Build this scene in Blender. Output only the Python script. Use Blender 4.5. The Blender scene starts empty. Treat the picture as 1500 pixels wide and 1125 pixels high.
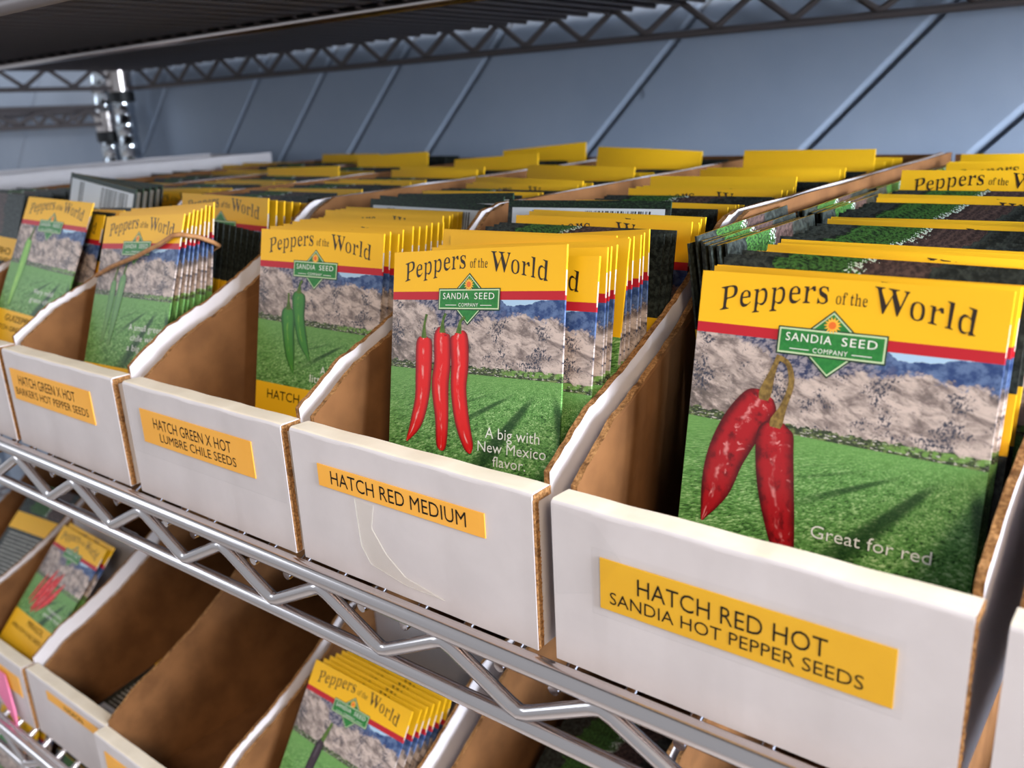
import bpy, math, random
from mathutils import Matrix, Vector
random.seed(11)
S = bpy.context.scene
COL = S.collection

# ------------------------------------------------------------------ camera
cam_d = bpy.data.cameras.new('camera')
cam = bpy.data.objects.new('camera', cam_d); COL.objects.link(cam)
R_ = [[0.79009152, 0.6110932, -0.04817137], [0.14662247, -0.26470295, -0.95311814], [-0.59519512, 0.74598756, -0.29873956]]
CP = (0.13081907, -0.17870645, 0.15341488)
mw = Matrix(((R_[0][0], -R_[1][0], -R_[2][0], CP[0]), (R_[0][1], -R_[1][1], -R_[2][1], CP[1]), (R_[0][2], -R_[1][2], -R_[2][2], CP[2]), (0, 0, 0, 1)))
cam.matrix_world = mw
cam_d.sensor_width = 36.0
cam_d.lens = 1295.38 / 1500 * 36
cam_d.clip_start = 0.01; cam_d.clip_end = 50
cam_d.dof.use_dof = True
cam_d.dof.focus_distance = 0.29
cam_d.dof.aperture_fstop = 15.0
S.camera = cam

# ------------------------------------------------------------------ world, lights, exposure
W = bpy.data.worlds.new('world'); S.world = W; W.use_nodes = True
bg = W.node_tree.nodes['Background']
bg.inputs[0].default_value = (0.84, 0.91, 1.0, 1); bg.inputs[1].default_value = 0.57

def area(name, loc, target, sx, sy, power, col):
    l = bpy.data.lights.new(name, 'AREA'); l.shape = 'RECTANGLE'; l.size = sx; l.size_y = sy
    l.energy = power; l.color = col
    o = bpy.data.objects.new(name, l); COL.objects.link(o); o.location = loc
    o.rotation_euler = (Vector(target) - Vector(loc)).to_track_quat('-Z', 'Y').to_euler()
    return o
area('shop_ceiling_lamp', (1.15, -0.95, 1.05), (-0.1, 0, 0), 0.42, 0.42, 29, (1.0, 0.80, 0.58))
area('window_light', (1.3, 0.05, 0.40), (-0.4, 0.42, 0.13), 0.7, 0.6, 128, (0.80, 0.89, 1.0))
area('far_window_light', (-1.75, -0.75, 0.75), (-0.95, 0.45, 0.12), 0.5, 0.9, 6, (0.76, 0.87, 1.0))

S.view_settings.view_transform = 'Standard'
S.view_settings.look = 'None'
S.view_settings.exposure = -0.22
S.view_settings.gamma = 1.0
S.view_settings.use_curve_mapping = False
S.cycles.max_bounces = 6

# ------------------------------------------------------------------ node helpers
def lin(c):
    o = []
    for v in c[:3]:
        v = v / 255.0
        o.append(v / 12.92 if v <= 0.04045 else ((v + 0.055) / 1.055) ** 2.4)
    return (*o, 1)

class X:
    """a float socket with arithmetic"""
    def __init__(s, nt, sock): s.nt = nt; s.k = sock
    def op(s, o, kind, flip=False):
        n = s.nt.nodes.new('ShaderNodeMath'); n.operation = kind
        a, b = (o, s) if flip else (s, o)
        for i, q in enumerate((a, b)):
            if q is None: continue
            if isinstance(q, X): s.nt.links.new(q.k, n.inputs[i])
            else: n.inputs[i].default_value = q
        return X(s.nt, n.outputs[0])
    def __add__(s, o): return s.op(o, 'ADD')
    __radd__ = __add__
    def __sub__(s, o): return s.op(o, 'SUBTRACT')
    def __rsub__(s, o): return s.op(o, 'SUBTRACT', True)
    def __mul__(s, o): return s.op(o, 'MULTIPLY')
    __rmul__ = __mul__
    def __truediv__(s, o): return s.op(o, 'DIVIDE')
    def gt(s, o): return s.op(o, 'GREATER_THAN')
    def lt(s, o): return s.op(o, 'LESS_THAN')
    def sin(s): return s.op(None, 'SINE')
    def log(s): return s.op(math.e, 'LOGARITHM')
    def max(s, o): return s.op(o, 'MAXIMUM')
    def min(s, o): return s.op(o, 'MINIMUM')
    def abs(s): return s.op(None, 'ABSOLUTE')
    def between(s, a, b): return s.gt(a) * s.lt(b)
    def ss(s, a, b):
        n = s.nt.nodes.new('ShaderNodeMapRange'); n.interpolation_type = 'SMOOTHSTEP'
        s.nt.links.new(s.k, n.inputs[0]); n.inputs[1].default_value = a; n.inputs[2].default_value = b
        return X(s.nt, n.outputs[0])

def mix(nt, f, a, b):
    n = nt.nodes.new('ShaderNodeMix'); n.data_type = 'RGBA'
    if isinstance(f, X): nt.links.new(f.k, n.inputs[0])
    else: n.inputs[0].default_value = f
    for i, q in ((6, a), (7, b)):
        if isinstance(q, tuple): n.inputs[i].default_value = lin(q)
        else: nt.links.new(q, n.inputs[i])
    return n.outputs[2]
def vec(nt, x, y, z=0.0):
    n = nt.nodes.new('ShaderNodeCombineXYZ')
    for i, q in enumerate((x, y, z)):
        if isinstance(q, X): nt.links.new(q.k, n.inputs[i])
        else: n.inputs[i].default_value = q
    return n.outputs[0]
def noise(nt, v, scale, detail=3.0, rough=0.55, dist=0.0):
    n = nt.nodes.new('ShaderNodeTexNoise'); n.inputs['Scale'].default_value = scale
    n.inputs['Detail'].default_value = detail; n.inputs['Roughness'].default_value = rough
    n.inputs['Distortion'].default_value = dist
    if v is not None: nt.links.new(v, n.inputs['Vector'])
    return X(nt, n.outputs[0])
def curve1d(nt, x, pts, lo, hi):
    """piecewise curve of x through pts"""
    n = nt.nodes.new('ShaderNodeFloatCurve'); c = n.mapping.curves[0]
    ys = [p[1] for p in pts]; y0, y1 = min(ys), max(ys)
    q = [((a - lo) / (hi - lo), (b - y0) / (y1 - y0)) for a, b in pts]
    c.points[0].location = q[0]; c.points[1].location = q[-1]
    for p in q[1:-1]: c.points.new(*p)
    n.mapping.update()
    nt.links.new(((x - lo) / (hi - lo)).k, n.inputs[1])
    return X(nt, n.outputs[0]) * (y1 - y0) + y0
def new_mat(name, col=(200, 200, 200), rough=0.5, metal=0.0, spec=0.5):
    m = bpy.data.materials.new(name); m.use_nodes = True
    b = m.node_tree.nodes['Principled BSDF']
    b.inputs['Base Color'].default_value = lin(col); b.inputs['Roughness'].default_value = rough
    b.inputs['Metallic'].default_value = metal; b.inputs['Specular IOR Level'].default_value = spec
    return m, m.node_tree, b
def bump(nt, b, h, strength, dist):
    n = nt.nodes.new('ShaderNodeBump'); n.inputs['Strength'].default_value = strength; n.inputs['Distance'].default_value = dist
    nt.links.new(h.k, n.inputs['Height']); nt.links.new(n.outputs[0], b.inputs['Normal'])
def objco(nt):
    return nt.nodes.new('ShaderNodeTexCoord').outputs['Object']
def uvco(nt):
    n = nt.nodes.new('ShaderNodeSeparateXYZ'); nt.links.new(nt.nodes.new('ShaderNodeUVMap').outputs[0], n.inputs[0])
    return X(nt, n.outputs[0]), X(nt, n.outputs[1])
def mottled(name, c1, c2, scale, rough, bs=0.0, bd=0.0005, spec=0.4, detail=4, stretch=None):
    m, nt, b = new_mat(name, c1, rough, 0, spec)
    co = objco(nt)
    if stretch:
        mp = nt.nodes.new('ShaderNodeMapping'); mp.inputs['Scale'].default_value = stretch
        nt.links.new(co, mp.inputs[0]); co = mp.outputs[0]
    f = noise(nt, co, scale, detail, 0.6)
    nt.links.new(mix(nt, f.ss(0.3, 0.7), c1, c2), b.inputs['Base Color'])
    if bs: bump(nt, b, f, bs, bd)
    return m

YEL = (246, 188, 30); RED = (186, 34, 46)
# ------------------------------------------------------------------ materials
def mat_front(name, band):
    """the printed face of a packet: yellow head, red rule, hills over a green field (u, v in mm, v down from the top)"""
    m, nt, b = new_mat(name, YEL, 0.42, 0, 0.35)
    u, v = uvco(nt)
    p = vec(nt, u, v)
    # hills
    hn = noise(nt, p, 0.11, 5, 0.6)
    ridge = curve1d(nt, u, [(-39, 18.5), (-28, 19.0), (-18, 22.5), (-9, 28), (0, 26.5), (10, 25), (25, 24.5), (39, 29)], -39, 39) - 2.2 + (hn - 0.5) * 9
    far = curve1d(nt, u, [(-39, 18), (-20, 16), (0, 16), (12, 16.5), (16, 18.4), (22, 18.6), (27, 17.3), (39, 16)], -39, 39) + (noise(nt, p, 0.3, 3) - 0.5) * 2
    bn = noise(nt, p, 0.3, 6, 0.7)
    blue = mix(nt, bn.ss(0.4, 0.62), (44, 66, 116), (96, 118, 160))
    wood = mix(nt, noise(nt, vec(nt, u + v * 0.4, v * 1.3), 0.5, 6, 0.72).ss(0.44, 0.56), (52, 60, 92), (150, 144, 154))
    blue = mix(nt, (u + (bn - 0.5) * 14).ss(6, 16), wood, blue)
    sky = mix(nt, v.lt(far), blue, (170, 202, 232))
    q = vec(nt, u * 0.55 + v * 0.75, v * 1.5 - u * 0.75)
    n2 = noise(nt, q, 0.17, 7, 0.68, 0.5)
    tan = mix(nt, n2.ss(0.33, 0.62), (112, 100, 98), (204, 187, 180))
    tan = mix(nt, noise(nt, q, 0.5, 5, 0.72).ss(0.54, 0.68) * 0.8, tan, (112, 100, 102))
    leftdark = (1.0 - (u + 39) / 24.0).max(0.0).min(1.0) * v.ss(19, 34)
    tan = mix(nt, leftdark * noise(nt, q, 0.35, 4, 0.7).ss(0.36, 0.56) * 0.9, tan, (86, 78, 74))
    clump = noise(nt, p, 0.12, 3).ss(0.42, 0.62)
    tree = noise(nt, vec(nt, u * 1.3, v), 1.15, 4, 0.72) + clump * 0.2
    tan = mix(nt, tree.ss(0.67, 0.74), tan, (58, 62, 78))
    hill = mix(nt, (v - ridge + (noise(nt, p, 0.8, 4, 0.7) - 0.5) * 6).ss(-0.8, 0.8), sky, tan)
    # village strip
    vh = u * 0.02 + 41.3
    vn = noise(nt, vec(nt, u, v * 2.2), 0.55, 3, 0.6)
    strip = mix(nt, vn.ss(0.46, 0.64), (50, 60, 44), (116, 132, 82))
    strip = mix(nt, noise(nt, vec(nt, u * 0.6, v * 2.4), 1.0, 2).gt(0.62), strip, (206, 200, 198))
    wob = (noise(nt, vec(nt, u, 0.0), 0.35, 2) - 0.5) * 4.0
    hill = mix(nt, v.gt(vh - 2.6 + wob), hill, strip)
    light = u.ss(12, 18) * v.between(39.2, 41.0)
    hill = mix(nt, light * noise(nt, p, 0.5, 3).ss(0.4, 0.55) * 0.8, hill, (116, 158, 78))
    # field of rows running to a point on the right
    d = (v - 38.5).max(0.6)
    px = (u - 33) * 9.0 / d
    py = d.log() * 12.0
    leaf = noise(nt, vec(nt, px * 1.3 + py * 0.5, py * 1.6 - px * 0.3), 2.0, 5, 0.72, 0.8)
    big = noise(nt, vec(nt, px * 0.5, py * 0.6), 1.0, 2)
    vor = nt.nodes.new('ShaderNodeTexVoronoi'); vor.inputs['Scale'].default_value = 2.4
    nt.links.new(vec(nt, px * 1.0 + py * 0.8 + leaf * 1.6, py * 1.7 - px * 0.5 + leaf * 1.4), vor.inputs['Vector'])
    cell = nt.nodes.new('ShaderNodeSeparateColor'); nt.links.new(vor.outputs['Color'], cell.inputs[0])
    val = X(nt, cell.outputs[0]) * 0.3 + (leaf - 0.5) * 2.2 + 0.30 - X(nt, vor.outputs['Distance']) * 0.35 + (big - 0.5) * 0.5
    g = mix(nt, val.ss(-0.2, 0.34), (20, 50, 22), (98, 154, 76))
    g = mix(nt, val.ss(0.30, 0.75), g, (190, 220, 160))
    rows = ((u - 34) / (v - 40.2).max(0.4) * 5.2).sin().ss(0.45, 1.0) * u.ss(-14, 12) * v.ss(45, 52)
    g = mix(nt, rows * 0.85, g, (20, 54, 24))
    g = mix(nt, (1.0 - v.ss(42, 49)) * 0.35, g, (108, 158, 82))
    img = mix(nt, v.gt(vh), hill, g)
    c = mix(nt, v.gt(16.8), RED, img)
    c = mix(nt, v.gt(14.0), YEL, c)
    c = mix(nt, v.gt(band), c, YEL)
    nt.links.new(c, b.inputs['Base Color'])
    return m
def mat_back():
    """the dark back of a packet: foliage picture, yellow name band, small print, white bar code panel"""
    m, nt, b = new_mat('packet_back_print', (26, 28, 26), 0.42, 0, 0.3)
    u, v = uvco(nt); p = vec(nt, u, v)
    n = noise(nt, p, 0.5, 5, 0.65)
    dark = mix(nt, n.ss(0.4, 0.65), (20, 24, 22), (56, 62, 58))
    leafn = noise(nt, vec(nt, u, v * 1.6), 0.8, 4, 0.65)
    leaf = mix(nt, leafn.ss(0.38, 0.62), (16, 36, 16), (64, 108, 46))
    wob = (noise(nt, p, 0.16, 3) - 0.5) * 14
    c = mix(nt, (u + wob).between(-24, -2) * v.lt(26.0), dark, leaf)
    c = mix(nt, (u + wob).between(-2, 15) * v.lt(26.0), c, mix(nt, n.ss(0.4, 0.6), (46, 34, 34), (88, 68, 64)))
    edge = (u + wob + 2.0).abs().lt(1.6) * noise(nt, p, 1.1, 2).gt(0.55) * v.lt(26.0)
    c = mix(nt, edge, c, (196, 214, 200))
    c = mix(nt, v.between(28, 43), c, (232, 178, 30))
    line = ((v * 1.9).sin()).gt(0.35) * noise(nt, vec(nt, u * 1.6, v * 0.6), 1.2, 2).gt(0.46) * v.between(46, 84) * u.abs().lt(33.0)
    c = mix(nt, line * 0.8, c, (190, 190, 186))
    pan = v.between(86, 104.0) * u.abs().lt(36.0)
    bars = noise(nt, vec(nt, u, 0.0), 1.3, 1).gt(0.5) * (u.between(-30, 0) + u.between(19, 26)) * v.between(89, 103)
    c = mix(nt, pan, c, mix(nt, bars, (224, 230, 238), (30, 32, 36)))
    c = mix(nt, v.gt(104.0), c, mix(nt, leafn.ss(0.42, 0.66), (14, 26, 18), (40, 66, 40)))
    nt.links.new(c, b.inputs['Base Color'])
    return m
M = {}
M['front'] = mat_front('packet_front_print', 76.0); M['front_low'] = mat_front('packet_front_print_high_band', 69.0); M['back'] = mat_back()
M['paper'] = new_mat('paper_inside', (206, 192, 178), 0.8, 0, 0.1)[0]
M['ink'] = new_mat('dark_brown_ink', (44, 30, 18), 0.4)[0]
M['black_ink'] = new_mat('black_ink', (18, 16, 14), 0.7, 0, 0.2)[0]
M['white_ink'] = new_mat('white_ink', (236, 238, 232), 0.4)[0]
M['badge'] = mottled('badge_green', (36, 116, 52), (52, 134, 62), 900, 0.4)
M['badge_edge'] = new_mat('badge_dark_edge', (26, 62, 34), 0.4)[0]
M['badge_line'] = new_mat('badge_pale_line', (196, 216, 176), 0.4)[0]
M['sun'] = new_mat('sun_orange', (248, 186, 60), 0.4)[0]
M['sun2'] = new_mat('sun_deep_orange', (232, 112, 40), 0.4)[0]
M['band'] = new_mat('name_band_yellow', YEL, 0.35)[0]
def mat_pepper(name, base, dark, hi, wrinkle):
    """the picture of a pepper as printed: u across (-1..1), v along (0..1)"""
    m, nt, b = new_mat(name, base, 0.33)
    u, v = uvco(nt)
    n = noise(nt, vec(nt, u * 1.1, v * 3.2), 1.0 if wrinkle < 0.5 else 1.3, 3, 0.6)
    e = (u + (n - 0.5) * 0.6 * wrinkle).abs()
    c = mix(nt, e.ss(0.45, 1.05), base, dark)
    c = mix(nt, (n.ss(0.5, 0.72)) * wrinkle * 0.8, c, dark)
    s = (u - 0.12 + (noise(nt, vec(nt, v * 2.2, 0.0), 1.3, 3) - 0.5) * (0.5 + wrinkle)).abs()
    st = (1.0 - s.ss(0.03, 0.2)) * noise(nt, vec(nt, u * 1.2, v * 2.5), 1.0, 3).ss(0.45, 0.6)
    c = mix(nt, st * 0.7, c, hi)
    if wrinkle > 0.5:
        pt = noise(nt, vec(nt, u * 1.6, v * 5.0), 0.9, 4, 0.6, 0.8).ss(0.6, 0.68) * (1.0 - (u + 0.15).abs().ss(0.45, 0.75))
        c = mix(nt, pt * 0.7, c, hi)
    nt.links.new(c, b.inputs['Base Color'])
    return m
M['pep_red'] = mat_pepper('pepper_picture_red', (222, 26, 24), (120, 8, 14), (246, 190, 186), 0.15)
M['pep_dried'] = mat_pepper('pepper_picture_dried_red', (168, 22, 30), (80, 8, 14), (230, 150, 150), 1.0)
M['pep_green'] = mat_pepper('pepper_picture_green', (62, 132, 46), (28, 80, 30), (120, 170, 60), 0.15)
M['pep_pale'] = mat_pepper('pepper_picture_pale_green', (128, 186, 70), (70, 132, 44), (190, 220, 120), 0.1)
M['pep_thin'] = mat_pepper('pepper_picture_mid_green', (92, 140, 70), (58, 100, 48), (140, 176, 104), 0.2)
M['pep_purple'] = mat_pepper('pepper_picture_dark', (58, 44, 52), (30, 24, 30), (120, 110, 120), 0.2)
M['stem_dry'] = mottled('dry_stem', (150, 122, 64), (98, 76, 38), 700, 0.5)
M['stem_green'] = mottled('green_stem', (96, 122, 50), (60, 92, 36), 700, 0.5)
M['white_card'] = mottled('white_coated_card', (203, 196, 198), (196, 189, 191), 40, 0.42, 0.05, 0.0004, 0.5, 5)
M['lit_lip_card'] = mottled('lamplit_card_fold', (226, 213, 194), (219, 205, 184), 60, 0.55, 0.05, 0.0004)  # same white card, with the lamp's warm light put into the lip colour
M['kraft'] = mottled('brown_kraft', (116, 77, 44), (96, 62, 34), 45, 0.8, 0.1, 0.0004, 0.2, 6)
def mat_cut():
    m, nt, b = new_mat('raw_corrugated_edge', (140, 100, 62), 0.9, 0, 0.1)
    co = objco(nt)
    f = noise(nt, co, 1100, 4, 0.7); g = noise(nt, co, 240, 3, 0.6)
    c = mix(nt, f.ss(0.35, 0.65), (112, 76, 44), (170, 126, 82))
    c = mix(nt, g.ss(0.52, 0.68) * 0.7, c, (74, 48, 28))
    nt.links.new(c, b.inputs['Base Color']); bump(nt, b, f, 0.5, 0.0004)
    return m
M['cut'] = mat_cut()
M['label'] = mottled('orange_yellow_sticker', (240, 174, 70), (236, 168, 62), 40, 0.5)
M['label_gold'] = mottled('golden_yellow_sticker', (226, 172, 36), (221, 166, 32), 40, 0.5)
M['chrome'] = new_mat('chrome_wire', (216, 206, 203), 0.22, 1.0)[0]
M['chrome_post'] = new_mat('chrome_post', (205, 210, 216), 0.12, 1.0)[0]
M['unlit_chrome'] = new_mat('unlit_wire', (118, 110, 110), 0.5, 0.6)[0]  # same chrome wire, its base colour darkened as if unlit
M['black'] = new_mat('black_plastic', (20, 20, 22), 0.5)[0]
M['shade_sheet'] = new_mat('dark_shade_sheet', (30, 30, 33), 0.8, 0, 0.1)[0]
M['rubber'] = mottled('tan_rubber', (176, 128, 84), (150, 104, 66), 300, 0.6)
M['pink'] = new_mat('pink_paper', (236, 128, 170), 0.7)[0]
def mat_tape():
    m, nt, b = new_mat('clear_tape', (70, 70, 68), 0.12, 0, 0.9)
    b.inputs['Alpha'].default_value = 0.03
    f = noise(nt, objco(nt), 70, 4, 0.65, 1.0)
    bump(nt, b, f, 0.35, 0.0015)
    return m
M['tape'] = mat_tape()
def mat_oldtape():
    m, nt, b = new_mat('old_tape_remnant', (226, 218, 200), 0.3, 0, 0.6)
    b.inputs['Alpha'].default_value = 0.22
    return m
M['old_tape'] = mat_oldtape()
def mat_wall():
    m, nt, b = new_mat('blue_grey_wall_paint', (150, 160, 176), 0.42, 0, 0.4)
    co = objco(nt)
    f = noise(nt, co, 150, 3, 0.5); g = noise(nt, co, 9, 4, 0.6)
    nt.links.new(mix(nt, g.ss(0.3, 0.7), (147, 159, 178), (156, 167, 185)), b.inputs['Base Color'])
    vor = nt.nodes.new('ShaderNodeTexVoronoi'); vor.inputs['Scale'].default_value = 11
    nt.links.new(co, vor.inputs['Vector'])
    dent = X(nt, vor.outputs['Distance']).ss(0.02, 0.07)
    bump(nt, b, f * 0.25 + dent, 0.35, 0.002)
    return m
M['wall'] = mat_wall()
M['floor'] = mottled('pale_floor', (196, 188, 182), (182, 174, 168), 6, 0.7)

# ------------------------------------------------------------------ mesh helpers
class MB:
    def __init__(s): s.v = []; s.f = []; s.mi = []; s.uv = []; s.sm = []
    def add(s, vs, fs, mi=0, uvs=None, smooth=False):
        o = len(s.v); s.v += [tuple(q) for q in vs]
        for f in fs:
            s.f.append([i + o for i in f]); s.mi.append(mi); s.sm.append(smooth)
            s.uv.append([uvs[i] for i in f] if uvs else [(0, 0)] * len(f))
    def box(s, x0, x1, y0, y1, z0, z1, mi=0, mis=None):
        vs = [(x0, y0, z0), (x1, y0, z0), (x1, y1, z0), (x0, y1, z0), (x0, y0, z1), (x1, y0, z1), (x1, y1, z1), (x0, y1, z1)]
        fs = [(0, 3, 2, 1), (4, 5, 6, 7), (0, 1, 5, 4), (2, 3, 7, 6), (3, 0, 4, 7), (1, 2, 6, 5)]  # -z +z -y +y -x +x
        for k, f in enumerate(fs): s.add([vs[i] for i in f], [(0, 1, 2, 3)], mis[k] if mis else mi)
    def tube(s, pts, r, n=10, mi=0, cap=True):
        pts = [Vector(p) for p in pts]; rings = []; up = None
        for i, p in enumerate(pts):
            a = pts[max(i - 1, 0)]; c = pts[min(i + 1, len(pts) - 1)]
            t = (c - a).normalized()
            if up is None: up = t.orthogonal().normalized()
            up = (up - t * up.dot(t)).normalized(); w = t.cross(up)
            rr = r[i] if isinstance(r, (list, tuple)) else r
            rings.append([p + (up * math.cos(2 * math.pi * k / n) + w * math.sin(2 * math.pi * k / n)) * rr for k in range(n)])
        vs = [q for g in rings for q in g]; fs = []
        for i in range(len(rings) - 1):
            for k in range(n):
                fs.append((i * n + k, i * n + (k + 1) % n, (i + 1) * n + (k + 1) % n, (i + 1) * n + k))
        s.add(vs, fs, mi, None, True)
        if cap:
            s.add(rings[0], [tuple(range(n))[::-1]], mi); s.add(rings[-1], [tuple(range(n))], mi)
    def mesh(s, name, mats):
        m = bpy.data.meshes.new(name); m.from_pydata(s.v, [], s.f)
        for q in mats: m.materials.append(q)
        m.polygons.foreach_set('material_index', s.mi); m.polygons.foreach_set('use_smooth', s.sm)
        ul = m.uv_layers.new(name='UVMap'); flat = [c for f in s.uv for t in f for c in t]
        ul.data.foreach_set('uv', flat); m.update()
        return m
    def obj(s, name, mats, parent=None, loc=None):
        return link(name, s.mesh(name, mats), parent, loc)
def link(name, data, parent=None, loc=None):
    o = bpy.data.objects.new(name, data); COL.objects.link(o)
    if parent: o.parent = parent
    if loc: o.location = loc
    return o
def tag(o, label, cat, group=None):
    o['label'] = label; o['category'] = cat
    if group: o['group'] = group
    return o
def thing(name, label, cat, loc=(0, 0, 0), group=None):
    return tag(link(name, None, None, loc), label, cat, group)

# ------------------------------------------------------------------ lettering
def load_font(n):
    try: return bpy.data.fonts.load(bpy.utils.system_resource('DATAFILES', path='fonts') + '/' + n)
    except Exception: return None
SANS = None; SERIF = load_font('NotoSansMath-Regular.woff2')
def serif(t):
    if SERIF is None: return t
    return ''.join(chr(0x1D400 + ord(c) - 65) if c.isupper() else chr(0x1D41A + ord(c) - 97) if c.islower() else c for c in t)
def slim(vs, fs, stem=0.052, most=0.022):
    """thin the upright stems of a bold letter sideways, leaving its hairlines"""
    cnt = {}
    for f in fs:
        for i in range(len(f)):
            a, b = f[i], f[(i + 1) % len(f)]; k = (min(a, b), max(a, b)); cnt.setdefault(k, []).append((a, b))
    edges = [e[0] for e in cnt.values() if len(e) == 1]
    nrm = {}
    for a, b in edges:
        dx, dy = vs[b][0] - vs[a][0], vs[b][1] - vs[a][1]; l = math.hypot(dx, dy) or 1
        for q in (a, b): n = nrm.setdefault(q, [0, 0]); n[0] += dy / l; n[1] -= dx / l
    out = list(vs)
    for i, (nx, ny) in nrm.items():
        l = math.hypot(nx, ny) or 1; nx /= l
        if abs(nx) < 0.05: continue
        x, y = vs[i]; y += 1e-4; best = 9
        for a, b in edges:
            (xa, ya), (xb, yb) = vs[a], vs[b]
            if (ya > y) != (yb > y):
                xc = xa + (xb - xa) * (y - ya) / (yb - ya)
                d = (x - xc) if nx > 0 else (xc - x)
                if 0.004 < d < best: best = d
        if best < 9: out[i] = (vs[i][0] - min(most, max(0.0, (best - stem) / 2)) * nx, vs[i][1])
    return out
_cache = {}
def glyphs(text, font, off=0.0, res=3, space=1.0):
    """flat outline of a word: points and faces, left edge at 0, baseline at 0, unit em"""
    key = (text, font.name if font else '', off, space)
    if key in _cache: return _cache[key]
    c = bpy.data.curves.new('word', 'FONT'); c.body = text; c.size = 1.0; c.resolution_u = res; c.space_character = space
    if font: c.font = font
    o = bpy.data.objects.new('word', c); COL.objects.link(o)
    dg = bpy.context.evaluated_depsgraph_get()
    me = o.evaluated_get(dg).to_mesh()
    vs = [(q.co.x, q.co.y) for q in me.vertices]; fs = [tuple(p.vertices) for p in me.polygons]
    if me.polygons and me.polygons[0].normal.z < 0: fs = [f[::-1] for f in fs]
    o.evaluated_get(dg).to_mesh_clear()
    bpy.data.objects.remove(o); bpy.data.curves.remove(c)
    if font and font == SERIF: vs = slim(vs, fs)
    elif off < 0: vs = slim(vs, fs, 0.075, 0.008)
    x0 = min(v[0] for v in vs); x1 = max(v[0] for v in vs)
    _cache[key] = ([(x - x0, y) for x, y in vs], fs, x1 - x0)
    return _cache[key]
CAP_SANS = 0.682; CAP_SERIF = 0.455 if SERIF else 0.682
def put_text(mb, text, u0, u1, base, cap, place, font='sans', mi=0, off=0.0, arc=None, space=1.0):
    """text from u0 to u1 (mm) on baseline `base` (mm, up positive); place(u, v) -> point"""
    f = SANS if font == 'sans' else SERIF
    vs, fs, w = glyphs(text if font == 'sans' else serif(text), f, off, 3, space)
    kx = (u1 - u0) / w; ky = cap / (CAP_SANS if font == 'sans' else CAP_SERIF)
    pts = []
    for x, y in vs:
        u = u0 + x * kx; v = base + y * ky
        if arc: v += arc(u)
        pts.append(place(u, v))
    mb.add(pts, fs, mi)

# ------------------------------------------------------------------ packets
PW, PH = 0.0765, 0.107
def thick(x, z):
    """half thickness of a filled envelope at x, z (z down from the top)"""
    a = max(0.0, 1 - (2 * x / PW) ** 2); q = (-z) / PH
    b = max(0.0, min(1.0, (q - 0.05) / 0.4)); b = b * b * (3 - 2 * b); e = max(0.0, min(1.0, (1 - q) / 0.12))
    return 0.00035 + 0.0008 * a * b * e + 0.0001 * a
def bend(x, z, c, k):
    return c * (2 * x / PW) ** 2 + k * (z / PH) ** 2
def packet_body(mb, c=0.0, k=0.0, flap=False, edge_mi=0):
    nx, nz = 10, 14
    for side in (-1, 1):
        vs = []; uv = []
        for j in range(nz + 1):
            for i in range(nx + 1):
                x = -PW / 2 + PW * i / nx; z = -PH * j / nz
                vs.append((x, side * thick(x, z) + bend(x, z, c, k), z)); uv.append(((x if side < 0 else -x) * 1000, -z * 1000))
        fs = []
        for j in range(nz):
            for i in range(nx):
                a = j * (nx + 1) + i; q = (a, a + nx + 1, a + nx + 2, a + 1)
                fs.append(q if side < 0 else q[::-1])
        mb.add(vs, fs, 0 if side < 0 else 1, uv, True)
    for sx in (-1, 1):                                    # the two folded side edges
        for j in range(nz):
            x = sx * PW / 2; z0 = -PH * j / nz; z1 = -PH * (j + 1) / nz
            y = thick(x, z0); b0 = bend(x, z0, c, k); b1 = bend(x, z1, c, k)
            q = [(x, -y + b0, z0), (x, y + b0, z0), (x, y + b1, z1), (x, -y + b1, z1)]
            mi = edge_mi if edge_mi else (2 if (flap and sx > 0 and j == 1) else 0)
            mb.add(q, [(3, 2, 1, 0) if sx < 0 else (0, 1, 2, 3)][::1], mi, [(sx * 38.2, -z0 * 1000)] * 2 + [(sx * 38.2, -z1 * 1000)] * 2)
    for z, fl in ((0.0, 0), (-PH, 1)):
        for i in range(nx):
            x0 = -PW / 2 + PW * i / nx; x1 = x0 + PW / nx
            y0 = thick(x0, z); y1 = thick(x1, z); b0 = bend(x0, z, c, k); b1 = bend(x1, z, c, k)
            q = [(x0, -y0 + b0, z), (x1, -y1 + b1, z), (x1, y1 + b1, z), (x0, y0 + b0, z)]
            mb.add(q, [(0, 1, 2, 3) if not fl else (3, 2, 1, 0)], 0, [(x0 * 1000, -z * 1000), (x1 * 1000, -z * 1000)] * 1 + [(x1 * 1000, -z * 1000), (x0 * 1000, -z * 1000)])
def placer(c, k, d):
    def place(u, v):
        x = u / 1000; z = v / 1000
        return (x, -thick(x, z) + bend(x, z, c, k) - d, z)
    return place
ARC = lambda u: -0.0041 * u * u
def title(mb, pl, mi):
    put_text(mb, 'Peppers', -32.3, -3.2, -6.3, 6.3, pl, 'serif', mi, -0.012, ARC)
    put_text(mb, 'of the', -1.2, 6.6, -6.2, 3.0, pl, 'serif', mi, -0.008, ARC)
    put_text(mb, 'World', 7.8, 31.4, -7.1, 6.3, pl, 'serif', mi, -0.012, ARC)
def poly(mb, pl, pts, mi):
    n = len(pts); cx = sum(p[0] for p in pts) / n; cy = sum(p[1] for p in pts) / n
    mb.add([pl(*p) for p in pts] + [pl(cx, cy)], [(i, (i + 1) % n, n) for i in range(n)], mi)
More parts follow.
